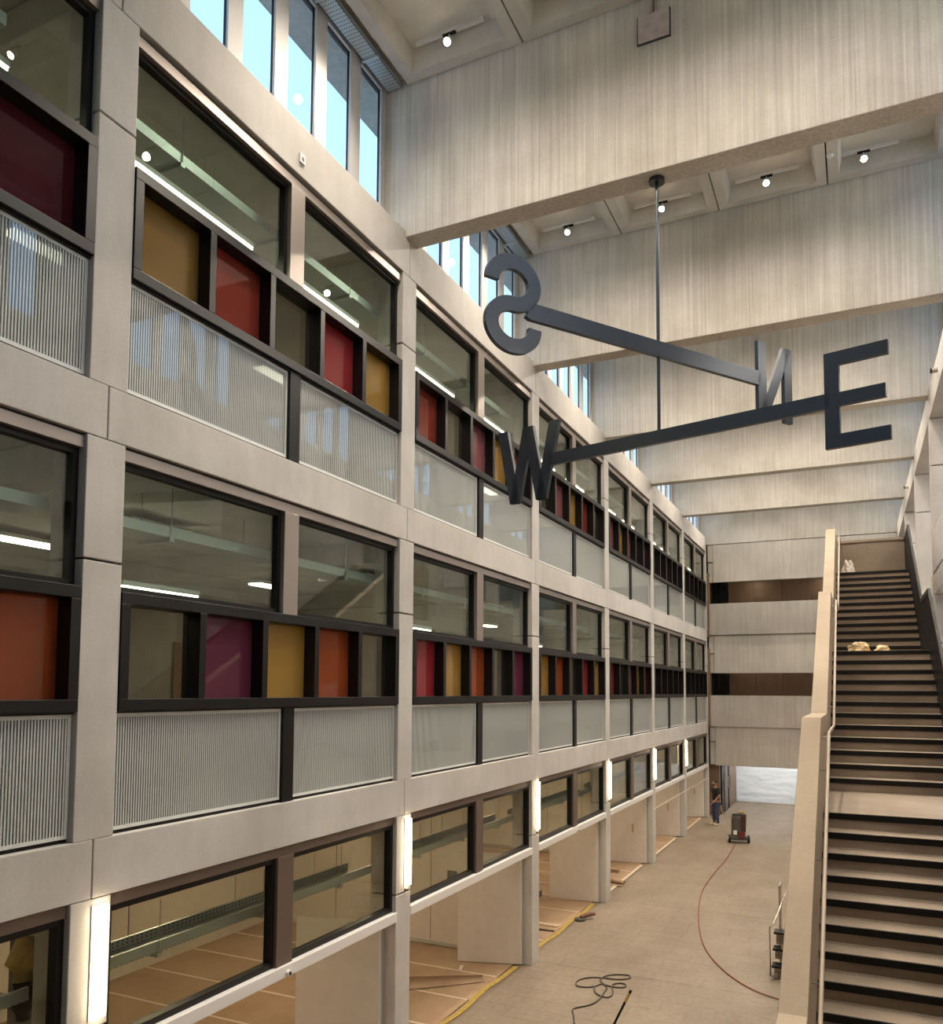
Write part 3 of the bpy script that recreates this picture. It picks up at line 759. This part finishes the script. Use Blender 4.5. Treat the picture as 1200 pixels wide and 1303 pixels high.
# ------------------------------------------------------------------ hanging compass
cp = tag(empty('hanging_compass', (3.63, 10.148, BEAMZ)), 'dark steel compass, painted sky tint, with big N S W E letters hanging from a rod', 'sign')
MB().cyl((0, 0, 0), (0, 0, -0.05), 0.10, 24).build('ceiling_disc', M['compass'], cp)
MB().cyl((0, 0, -0.05), (0, 0, 8.48 - BEAMZ), 0.022, 12).build('rod', M['compass'], cp)
ZS, ZW = 9.69 - BEAMZ, 8.55 - BEAMZ
TH = 0.06
def flat_piece(outlines, ang, z, name, parent):
    """outlines in (t, z) on the vertical plane through the rod, extruded by the plate thickness"""
    mb = MB()
    for ol in outlines: mb.prism(ol, 1, -TH / 2, TH / 2)
    o = mb.build(name, M['compass'], parent, (0, 0, z)); o.rotation_euler = (0, 0, ang)
    return o
def bar(p, q, wd):
    p, q = Vector(p), Vector(q); d = (q - p).normalized(); n_ = Vector((-d.y, d.x)) * wd / 2
    return [tuple(p + n_), tuple(p - n_), tuple(q - n_), tuple(q + n_)]
def vbar(p, q, wd):
    """slanted stroke with level ends"""
    return [(p[0] - wd / 2, p[1]), (p[0] + wd / 2, p[1]), (q[0] + wd / 2, q[1]), (q[0] - wd / 2, q[1])]
A1, A2 = math.radians(55.83), math.radians(-13.66)
H = 0.54
flat_piece([[(-2.06, -0.075), (-2.0, -0.10), (1.88, -0.10), (1.88, 0.10), (-1.97, 0.10)]], A1, ZS, 'north_south_arm', cp)
flat_piece([[(-1.66, -0.085), (2.05, -0.085), (2.05, 0.085), (-1.66, 0.085)]], A2, ZW, 'west_east_arm', cp)
sw = 0.155
o = flat_piece([[(2.005, -H), (2.005 + sw, -H), (2.005 + sw, H), (2.005, H)]] + [[(2.005 + sw, zc - 0.075), (tp, zc - 0.075), (tp, zc + 0.075), (2.005 + sw, zc + 0.075)] for zc, tp in ((H - 0.075, 2.655), (0, 2.625), (-H + 0.075, 2.665))], A2, ZW, 'letter_east', cp)
o['label'] = 'letter E'
wx = [-2.46, -2.24, -2.015, -1.79, -1.57]
o = flat_piece([vbar((wx[0], H), (wx[1], -H), 0.17), vbar((wx[1], -H), (wx[2], H), 0.17), vbar((wx[2], H), (wx[3], -H), 0.17), vbar((wx[3], -H), (wx[4], H), 0.17)], A2, ZW, 'letter_west', cp)
o['label'] = 'letter W'
o = flat_piece([[(1.84, -H), (2.0, -H), (2.0, H), (1.84, H)], [(2.385, -H), (2.545, -H), (2.545, H), (2.385, H)], [(1.84, -H), (2.02, -H), (2.545, H), (2.365, H)]], A1, ZS, 'letter_north', cp)
o['label'] = 'letter N'
# S, seen from behind: centre line of two arcs swept with a constant stroke
cs = -2.225; rx, rz = 0.285, 0.235; off = 0.245
path = []
for a in range(-2, 271, 8):     # upper bowl as read from the other side
    t = math.radians(a); path.append((math.cos(t) * rx, off + math.sin(t) * rz * 1.05))
for a in range(82, -183, -8):
    t = math.radians(a); path.append((math.cos(t) * rx * 1.03, -off + math.sin(t) * rz * 1.05))
path = [(cs - px, pz) for px, pz in path]
mb = MB(); L_, R_ = [], []
for i, p in enumerate(path):
    a, b = Vector(path[max(i - 1, 0)]), Vector(path[min(i + 1, len(path) - 1)])
    d = (b - a).normalized(); n_ = Vector((-d.y, d.x)) * 0.086
    L_.append(Vector(p) + n_); R_.append(Vector(p) - n_)
for i in range(len(path)):
    for s_, yy in ((L_, -TH / 2), (R_, -TH / 2), (R_, TH / 2), (L_, TH / 2)): mb.v.append((s_[i].x, yy, s_[i].y))
for i in range(len(path) - 1):
    a, b = i * 4, i * 4 + 4
    for j in range(4): mb.f.append((a + j, a + (j + 1) % 4, b + (j + 1) % 4, b + j))
mb.f.append((0, 1, 2, 3)); e = (len(path) - 1) * 4; mb.f.append((e + 3, e + 2, e + 1, e))
o = mb.build('letter_south', M['compass'], cp, (0, 0, ZS + 0.03)); o.rotation_euler = (0, 0, A1); o['label'] = 'letter S'

# ------------------------------------------------------------------ small fittings
o = tag(empty('junction_panel', (3.655, YK(1) - 0.142, 13.86)), 'square concrete coloured cover panel on the beam carrying the compass', 'panel')
MB().box(-0.20, 0.20, -0.03, 0.0, -0.18, 0.18).build('cover', plain('pinkish_cover', (0.47, 0.40, 0.375), 0.7, var=0.15, scale=9), o)
MB().box(-0.216, 0.216, -0.012, 0.0, -0.196, 0.196).build('shadow_frame', M['joint'], o)
MB().cyl((0, -0.02, 0.18), (0, -0.02, 0.42), 0.012, 8).build('conduit', M['bronze_dark'], o)
o = tag(MB().box(0, 0.02, -0.05, 0.05, -0.06, 0.06).build('wall_socket', M['white_metal'], None, (0, 7.49, 11.62), bevel=0.006), 'small white socket plate on the top concrete spandrel', 'socket')
MB().box(0.018, 0.024, -0.018, 0.018, -0.02, 0.02).build('socket_hole', M['grey_plastic'], o)
o = tag(empty('ceiling_sensor', (5.62, 14.25, CEIL + 0.30)), 'white hanging sensor on a thin stem in a ceiling coffer', 'sensor')
MB().cyl((-0.06, 0, 0), (0, 0, -0.3), 0.008, 6).cyl((0.1, 0, 0), (0, 0, -0.3), 0.008, 6).build('stem', M['white_metal'], o)
MB().tube([(0, 0, -0.28), (0, 0, -0.33), (0, 0, -0.36)], [0.03, 0.06, 0.045], 14).build('head', M['white_metal'], o)

# ------------------------------------------------------------------ floor clutter
def ribbon(name, pts, wd, z, m, thick=0.004):
    mb = MB()
    P = [Vector(p) for p in pts]
    for i, p in enumerate(P):
        d = (P[min(i + 1, len(P) - 1)] - P[max(i - 1, 0)]).normalized(); n_ = Vector((-d.y, d.x)) * wd / 2
        for zz in (z, z + thick):
            mb.v.append((p.x + n_.x, p.y + n_.y, zz)); mb.v.append((p.x - n_.x, p.y - n_.y, zz))
    for i in range(len(P) - 1):
        a, b = i * 4, i * 4 + 4
        mb.f += [(a + 2, a + 3, b + 3, b + 2), (a, b, b + 1, a + 1), (a, a + 2, b + 2, b), (a + 1, b + 1, b + 3, a + 3)]
    return mb.build(name, m)
for k in (0, 1, 2):
    ya, yb = YK(k) + 0.23, YK(k + 1) - 0.42
    pts = [(-0.27 + 0.03 * math.sin(i * 1.3 + k) + 0.015 * math.sin(i * 3.1), ya + (yb - ya) * i / 11) for i in range(12)]
    tag(ribbon('yellow_tape', pts, 0.11, 0.008, M['yellow']), 'yellow adhesive tape edging the cardboard floor, %s bay from the end' % ORD[k], 'tape', 'yellow tape strips')
for k in (3, 4, 5):
    ya, yb = YK(k) + 0.23, YK(k + 1) - 0.55
    tag(ribbon('pale_tape', [(-0.27, ya + (yb - ya) * i / 6) for i in range(7)], 0.09, 0.008, M['cardtape']), 'pale adhesive tape along the room threshold, %s bay from the end' % ORD[k], 'tape', 'pale tape strips')

def smooth_path(ctrl, n=8):
    P = [Vector(c) for c in ctrl]; out = []
    P = [P[0]] + P + [P[-1]]
    for i in range(1, len(P) - 2):
        for j in range(n):
            t = j / n; a, b, c, d = P[i - 1], P[i], P[i + 1], P[i + 2]
            out.append(0.5 * ((2 * b) + (c - a) * t + (2 * a - 5 * b + 4 * c - d) * t * t + (3 * b - a - 3 * c + d) * t ** 3))
    out.append(P[-2]); return out
def px_ground(x, y, z=0.0):
    d = fw2 * F_PX + r3 * (x - 600) - u3 * (y - PY); t = (z - CAM.z) / d.z; return CAM + d * t
hp = [px_ground(x, y, 0.018) for x, y in ((936, 1073), (925, 1092), (908, 1112), (893, 1135), (889, 1165), (893, 1195), (905, 1218), (930, 1242), (960, 1260), (990, 1271), (1012, 1278))]
tag(MB().tube(smooth_path(hp), 0.012, 8).build('red_hose', M['red_hose'], smooth=True), 'red hose curving over the concrete floor to the grinder', 'hose')
cpix = [(731, 1303), (730, 1292), (729, 1284), (740, 1281), (752, 1278), (762, 1272), (768, 1264), (772, 1257), (766, 1252), (757, 1255), (745, 1256), (734, 1254), (735, 1248), (748, 1244), (765, 1244), (785, 1246), (801, 1245), (800, 1241), (785, 1240), (770, 1242), (764, 1247), (770, 1253), (783, 1256), (795, 1256), (795, 1252), (786, 1251), (779, 1254), (780, 1264), (774, 1269), (764, 1267), (757, 1262), (757, 1255)]
cpp = [px_ground(x, y, 0.014) for x, y in cpix]
tag(MB().tube(smooth_path(cpp, 6), 0.013, 8).build('dark_cable', M['cable'], smooth=True), 'dark cable lying in loose loops on the concrete floor', 'cable')
# black pole with tan grip, leaning up out of the frame
p0 = px_ground(803, 1260, 0.9); p1 = px_ground(778, 1310, 0.35)
pd = (p1 - p0).normalized()
o = tag(empty('tool_pole', p1 + pd * ((p1.z) / -pd.z) if pd.z < -0.05 else p1), 'black pole with a tan grip rising beside the looped cable', 'pole')
base = o.location.copy()
def seg(a, b, r, name, m, par): return MB().cyl(tuple(p0 + pd * a - base), tuple(p0 + pd * b - base), r, 10).build(name, m, par)
Lp = (base - p0).length
seg(0.0, 0.05, 0.02, 'end_cap', M['black'], o); seg(0.05, 0.19, 0.021, 'grip', M['tan_tip'], o); seg(0.19, Lp, 0.018, 'shaft', M['black'], o)
# angle grinder
o = tag(empty('angle_grinder', (-0.12, 18.5, 0.0)), 'small brown and black angle grinder lying on the yellow tape', 'tool')
o.rotation_euler = (0, 0, 0.9)
MB().cyl((0, 0, 0.012), (0, 0, 0.05), 0.13, 20).build('disc', M['grey_plastic'], o)
MB().tube([(0.02, 0, 0.07), (0.16, 0, 0.10), (0.32, 0, 0.11), (0.42, 0, 0.10)], [0.045, 0.055, 0.05, 0.035], 12).build('body', plain('tool_brown', (0.16, 0.06, 0.035), 0.5), o)

# torn flap of cardboard and rolled cut-offs
def curl(name, loc, L, wd, r, turns, label, rot, m=None):
    mb = MB(); n = 18
    for i in range(n + 1):
        t = i / n; 
        if t < 0.35: y, z = t / 0.35 * wd, 0.012
        else:
            a = (t - 0.35) / 0.65 * turns * 2 * math.pi; y, z = wd + r * math.sin(a), 0.012 + r * (1 - math.cos(a))
        for j in range(9):
            x = L * j / 8; mb.v.append((x, y * (1 - 0.25 * j / 8), z * (1 - 0.55 * j / 8) + 0.004))
    for i in range(n):
        for j in range(8):
            a = i * 9 + j; mb.f.append((a, a + 1, a + 10, a + 9))
    o = mb.build(name, m or M['card'], None, loc, smooth=True); o.rotation_euler = (0, 0, rot)
    s = o.modifiers.new('thick', 'SOLIDIFY'); s.thickness = 0.006
    return tag(o, label, 'cardboard')
curl('cardboard_flap', (-1.5, 12.85, 0.012), 1.45, 0.05, 0.12, 0.33, 'torn cardboard flap curling up in front of an open door', 0.75)
curl('cardboard_flap', (-1.2, 11.0, 0.012), 1.0, 0.3, 0.15, 0.4, 'short lifted edge of cardboard beside the ground floor column', 2.0)
curl('cardboard_roll', (-1.0, 22.2, 0.01), 0.9, 0.3, 0.11, 0.9, 'larger curled cardboard cut-off on the covered floor', -0.1)
curl('cardboard_roll', (-1.3, 23.6, 0.01), 0.7, 0.2, 0.09, 0.9, 'smaller curled cardboard cut-off behind the larger one', 0.1)
# stacked boards at the room opening
bs = tag(empty('board_stack', (-1.9, 19.6, 0)), 'low stack of pale boards on a grey base inside a room', 'boards')
MB().box(-0.9, 0.2, 0, 0.6, 0.01, 0.18).build('base', M['grey_plastic'], bs)
for i in range(3):
    MB().box(-0.95 + 0.03 * i, 0.22 - 0.02 * i, -0.03, 0.6, 0.185 + i * 0.07, 0.245 + i * 0.07).build('board', M['cardtape'], bs)
# thin boards lying on the cardboard
for i, (x, y, a) in enumerate(((-0.85, 17.35, 0.03), (-0.9, 17.75, -0.05))):
    o = MB().box(-0.5, 0.5, -0.03, 0.03, 0, 0.02).build('wooden_lath', M['cardtape'] if i else M['cable'], None, (x, y, 0.012)); o.rotation_euler = (0, 0, a)
    tag(o, ('pale' if i else 'dark') + ' thin lath lying on the cardboard floor', 'lath')
o = MB().box(-0.03, 0.03, -0.16, 0.16, 0, 0.012).build('paper_strip', M['white_wall'], None, (-1.15, 14.3, 0.012)); o.rotation_euler = (0, 0, 0.3)
tag(o, 'white paper strip lying under the open door leaf', 'paper')
for i, (x, y, lab) in enumerate(((-1.9, 5.9, 'tangle of grey cables on the room floor by the column lamp'), (-2.6, 6.9, 'second tangle of grey cables on the room floor'))):
    p = [Vector((x + 0.5 * math.cos(t * 0.9 + i) * (0.4 + 0.06 * t), y + 0.35 * math.sin(t * 1.3 + i) * (0.5 + 0.05 * t), 0.03 + 0.004 * t)) for t in range(16)]
    tag(MB().tube(smooth_path(p, 4), 0.014, 6).build('cable_tangle', M['galv'], smooth=True), lab, 'cable')
o = tag(empty('hanging_bag', (-1.2, 5.12, 2.58)), 'yellow bag hanging before a dark board in a ground floor room', 'bag')
MB().box(-0.35, 0.3, 0.16, 0.2, -0.45, 0.75).build('board', M['grey_plastic'], o)
b_ = MB().tube([(0, 0.1, 0.985), (0.0, 0.1, 0.6), (0.0, 0.08, 0.42), (-0.02, 0.06, 0.2), (0.0, 0.06, 0.05)], [0.02, 0.03, 0.09, 0.15, 0.10], 14).build('bag', M['yellow'], o, smooth=True)
MB().tube([(0.0, 0.06, 0.05), (0.02, 0.06, -0.15), (0.0, 0.06, -0.3)], [0.10, 0.13, 0.06], 14).build('bag_bottom', M['black'], o, smooth=True)
# stretched barrier tape
o = ribbon('barrier_tape', [(0.003, 25.55), (0.003, 30.9), (0.003, 35.9)], 0.006, 1.64, M['cardtape'], 0.045)
tag(o, 'pale barrier tape stretched across the last ground floor columns', 'tape')

# ------------------------------------------------------------------ floor grinder with hose
gm = tag(empty('floor_grinder', (1.93, 30.35, 0)), 'grey and red floor grinding machine on wheels in the hall', 'machine'); gm.rotation_euler = (0, 0, 0.25)
MB().box(-0.28, 0.28, -0.12, 0.34, 0.10, 0.24).build('chassis', M['grey_plastic'], gm, bevel=0.02)
for s in (-1, 1):
    w_ = MB().cyl((s * 0.29, 0.0, 0.14), (s * 0.36, 0.0, 0.14), 0.14, 20).build('wheel', M['black'], gm)
    MB().cyl((s * 0.355, 0.0, 0.14), (s * 0.37, 0.0, 0.14), 0.06, 14).build('hub', M['steel'], w_)
MB().tube([(0, 0.12, 0.24), (0, 0.12, 0.55), (0, 0.12, 0.88), (0, 0.12, 0.98), (0, 0.12, 1.02)], [0.23, 0.25, 0.25, 0.22, 0.08], 20).build('tank', M['grey_plastic'], gm, smooth=False)
MB().box(0.06, 0.22, -0.16, -0.04, 0.42, 0.98).build('motor_housing', plain('dull_red', (0.055, 0.022, 0.018), 0.5), gm, bevel=0.02)
MB().box(-0.02, 0.18, -0.2, -0.05, 0.2, 0.42).build('red_cover', M['red_plastic'], gm, bevel=0.02)
MB().box(-0.2, -0.08, -0.135, -0.12, 0.3, 0.45).build('label_plate', M['white_metal'], gm)
for s in (-1, 1):
    MB().tube([(s * 0.22, 0.1, 0.24), (s * 0.25, 0.02, 0.7), (s * 0.24, -0.1, 1.0)], 0.016, 8).build('handle_tube', M['steel'], gm)
MB().cyl((-0.24, -0.1, 1.0), (0.24, -0.1, 1.0), 0.018, 8).build('handle_bar', M['black'], gm)
MB().box(0.02, 0.18, 0.03, 0.2, 1.02, 1.09).build('top_cap', M['tan_tip'], gm, bevel=0.015)

# ------------------------------------------------------------------ mobile steps beside the staircase
ms = tag(empty('mobile_steps', (4.47, 16.7, 0)), 'steel mobile steps with tube handrail beside the staircase parapet', 'steps')
MB().tube([(-0.22, -0.3, 0.05), (-0.22, -0.3, 0.95), (-0.16, -0.2, 0.98), (0.0, 0.3, 1.4), (0.02, 0.6, 1.45)], 0.018, 8).build('handrail', M['steel'], ms, smooth=True)
MB().tube([(-0.22, -0.3, 0.05), (-0.1, -0.3, 0.06), (-0.1, -0.3, 0.12)], 0.018, 8).build('foot_tube', M['steel'], ms)
for i in range(3):
    s = MB().box(-0.2, 0.42, -0.3 + i * 0.26, -0.02 + i * 0.26, 0.2 + i * 0.24, 0.235 + i * 0.24).build('tread', M['black'], ms)
    MB().box(-0.18, 0.42, -0.05 + i * 0.26, -0.03 + i * 0.26, 0.02 + i * 0.2, 0.2 + i * 0.24).build('riser_plate', M['steel'], ms)
MB().box(-0.05, 0.05, 0.0, 0.02, 0.475, 0.53).build('yellow_marker', M['yellow'], ms)
MB().prism([(0.5, 0.0), (0.75, 0.0), (0.85, 1.55), (0.45, 1.55)], 0, -0.12, -0.09).build('side_plate', M['steel'], ms)

# ------------------------------------------------------------------ rubbish on the stairs
def crumple(name, loc, sx, sy, sz, seed, m, label, cat, n=2):
    import bmesh
    bm = bmesh.new(); bmesh.ops.create_icosphere(bm, subdivisions=4, radius=1.0)
    for vv in bm.verts:
        c = vv.co.copy(); d = 1 + 0.5 * noise.noise(c * 1.7 + Vector((seed, 0, 0))) + 0.25 * abs(noise.noise(c * 4.2 + Vector((0, seed, 0)))) 
        vv.co = Vector((c.x * sx * d, c.y * sy * d, max(c.z * sz * d, -sz * 0.35)))
    zmin = min(v_.co.z for v_ in bm.verts)
    for vv in bm.verts: vv.co.z -= zmin
    me = bpy.data.meshes.new(name); bm.to_mesh(me); bm.free(); me.materials.append(m)
    return tag(obj(name, me, None, loc), label, cat)
crumple('plastic_wrap', (5.86, 14.88, 6.01), 0.17, 0.12, 0.10, 3.0, M['cream'], 'larger crumpled cream plastic wrap on the upper stair landing', 'plastic')
crumple('plastic_wrap', (6.22, 14.86, 6.01), 0.10, 0.08, 0.07, 9.0, M['cream'], 'smaller crumpled cream plastic wrap beside the larger one', 'plastic')
crumple('rubble_sack', (5.71, 19.85, 7.96), 0.11, 0.10, 0.22, 5.0, M['sack'], 'white sack standing on the top step of the staircase', 'sack')

# ------------------------------------------------------------------ person
def person(loc, rotz):
    root = tag(empty('person', loc), 'person in black t-shirt and dark blue trousers standing by the end passage', 'person')
    root.rotation_euler = (0, 0, rotz)
    def skin(name, verts, edges, radii, m, parent, sub=2):
        me = bpy.data.meshes.new(name); me.from_pydata(verts, edges, []); me.update()
        o = bpy.data.objects.new(name, me); COL.objects.link(o); o.parent = parent
        md = o.modifiers.new('skin', 'SKIN')
        for i, r in enumerate(radii):
            me.skin_vertices[0].data[i].radius = (r, r) if not isinstance(r, tuple) else r
        me.skin_vertices[0].data[0].use_root = True
        s = o.modifiers.new('sub', 'SUBSURF'); s.levels = sub; s.render_levels = sub
        me.materials.append(m); return o
    # body: pelvis, spine, neck, head, arms, legs in one continuous skin
    V = [(0, 0, 0.95), (0, 0.0, 1.12), (0, 0.01, 1.32), (0, 0.0, 1.46), (0, -0.01, 1.53), (0, -0.03, 1.60), (0, -0.03, 1.70),
         (0.17, 0.0, 1.43), (0.25, 0.02, 1.18), (0.20, -0.16, 0.98), (0.17, -0.24, 0.92),
         (-0.17, 0.0, 1.43), (-0.25, 0.06, 1.16), (-0.20, -0.03, 0.96), (-0.17, -0.10, 0.92),
         (0.10, 0, 0.88), (0.12, -0.01, 0.50), (0.13, 0.02, 0.10), (0.13, -0.10, 0.05),
         (-0.10, 0, 0.88), (-0.13, -0.03, 0.50), (-0.15, 0.02, 0.10), (-0.16, -0.10, 0.05)]
    E_ = [(0, 1), (1, 2), (2, 3), (3, 4), (4, 5), (5, 6), (3, 7), (7, 8), (8, 9), (9, 10), (3, 11), (11, 12), (12, 13), (13, 14), (0, 15), (15, 16), (16, 17), (17, 18), (0, 19), (19, 20), (20, 21), (21, 22)]
    Rr = [(0.15, 0.10), (0.14, 0.10), (0.16, 0.11), (0.10, 0.08), 0.055, 0.075, 0.085, 0.06, 0.045, 0.035, 0.03, 0.06, 0.045, 0.035, 0.03, 0.085, 0.058, 0.045, 0.035, 0.085, 0.058, 0.045, 0.035]
    body = skin('body', V, E_, Rr, M['skin'], root)
    skin('shirt', [(0, 0, 0.90), (0, 0, 1.12), (0, 0.01, 1.32), (0, 0, 1.47), (0.18, 0.0, 1.435), (0.235, 0.01, 1.22), (-0.18, 0.0, 1.435), (-0.235, 0.04, 1.22)], [(0, 1), (1, 2), (2, 3), (3, 4), (4, 5), (3, 6), (6, 7)],
         [(0.185, 0.135), (0.175, 0.13), (0.20, 0.145), (0.15, 0.125), 0.10, 0.082, 0.10, 0.082], M['shirt'], root)
    skin('trousers', [(0, 0, 0.93), (0.10, 0, 0.84), (0.12, -0.01, 0.50), (0.13, 0.02, 0.15), (-0.10, 0, 0.84), (-0.13, -0.03, 0.50), (-0.15, 0.02, 0.15)], [(0, 1), (1, 2), (2, 3), (0, 4), (4, 5), (5, 6)],
         [(0.17, 0.125), 0.108, 0.082, 0.066, 0.108, 0.082, 0.066], M['jeans'], root)
    for s, x in ((1, 0.13), (-1, -0.15)):
        sh = skin('shoe', [(x, 0.06, 0.045), (x, -0.06, 0.05), (x + 0.01 * s, -0.19, 0.04)], [(0, 1), (1, 2)], [(0.045, 0.045), (0.05, 0.05), (0.042, 0.035)], M['shoe'], root)
        skin('sock', [(x, 0.02, 0.08), (x, 0.02, 0.20)], [(0, 1)], [0.062, 0.066], M['sock'], root)
    # hands: palm plus five fingers
    for s, (hx, hy, hz), dv in ((1, (0.17, -0.25, 0.91), Vector((-0.25, -0.75, -0.6))), (-1, (-0.17, -0.11, 0.91), Vector((0.2, -0.7, -0.7)))):
        dv.normalize(); side = Vector((s, 0, 0)); vs = [(hx, hy, hz), tuple(Vector((hx, hy, hz)) + dv * 0.07)]; es = [(0, 1)]; rs_ = [(0.032, 0.026), (0.036, 0.022)]
        for i in range(4):
            b_ = Vector((hx, hy, hz)) + dv * 0.07 + side * (0.021 * (i - 1.5)); L3 = (0.075, 0.085, 0.08, 0.062)[i]
            k0 = len(vs); vs += [tuple(b_ + dv * 0.02), tuple(b_ + dv * L3 * 0.6 + Vector((0, 0.01, -0.01))), tuple(b_ + dv * L3 + Vector((0, 0.035, -0.015)))]
            es += [(1, k0), (k0, k0 + 1), (k0 + 1, k0 + 2)]; rs_ += [0.0095, 0.009, 0.008]
        k0 = len(vs); b_ = Vector((hx, hy, hz)) + dv * 0.02
        vs += [tuple(b_ - side * 0.04), tuple(b_ - side * 0.055 + dv * 0.04)]; es += [(0, k0), (k0, k0 + 1)]; rs_ += [0.011, 0.009]
        skin('hand', vs, es, rs_, M['skin'], root, 1)
    # head details
    import bmesh
    def blob(name, c, r, m, par, cut=None):
        bm = bmesh.new(); bmesh.ops.create_uvsphere(bm, u_segments=16, v_segments=10, radius=1.0)
        for v_ in bm.verts: v_.co = Vector((v_.co.x * r[0], v_.co.y * r[1], v_.co.z * r[2]))
        if cut: bmesh.ops.delete(bm, geom=[v_ for v_ in bm.verts if cut(v_.co)], context='VERTS')
        me = bpy.data.meshes.new(name); bm.to_mesh(me); bm.free(); me.materials.append(m)
        for p in me.polygons: p.use_smooth = True
        return obj(name, me, par, c)
    hc = (0, -0.03, 1.665)
    hd = blob('head', hc, (0.078, 0.098, 0.118), M['skin'], root); hd.rotation_euler = (0, 0, -0.3)
    blob('hair', (0, 0.012, 0.022), (0.085, 0.102, 0.105), M['hair'], hd, lambda c: c.z < -0.02 or (c.y < -0.06 and c.z < 0.055))
    blob('beard', (0, -0.012, -0.055), (0.068, 0.09, 0.062), M['hair'], hd, lambda c: c.z > 0.02 or c.y > 0.03)
    blob('nose', (0, -0.098, -0.005), (0.013, 0.02, 0.022), M['skin'], hd)
    for s in (-1, 1):
        blob('eye', (s * 0.03, -0.088, 0.02), (0.012, 0.008, 0.007), M['hair'], hd)
        blob('ear', (s * 0.078, 0.0, 0.0), (0.012, 0.022, 0.032), M['skin'], hd)
    blob('mouth', (0, -0.096, -0.045), (0.022, 0.008, 0.006), M['red_plastic'], hd)
    return root
person((0.60, 33.9, 0.0), math.radians(-52))
# pale handle leaning behind the person
o = MB().cyl((0, 0, 0), (-0.16, 0.05, 0.95), 0.014, 8).build('broom_stick', M['cardtape'], None, (0.92, 34.0, 0.0)); tag(o, 'thin pale stick leaning beside the person', 'stick')
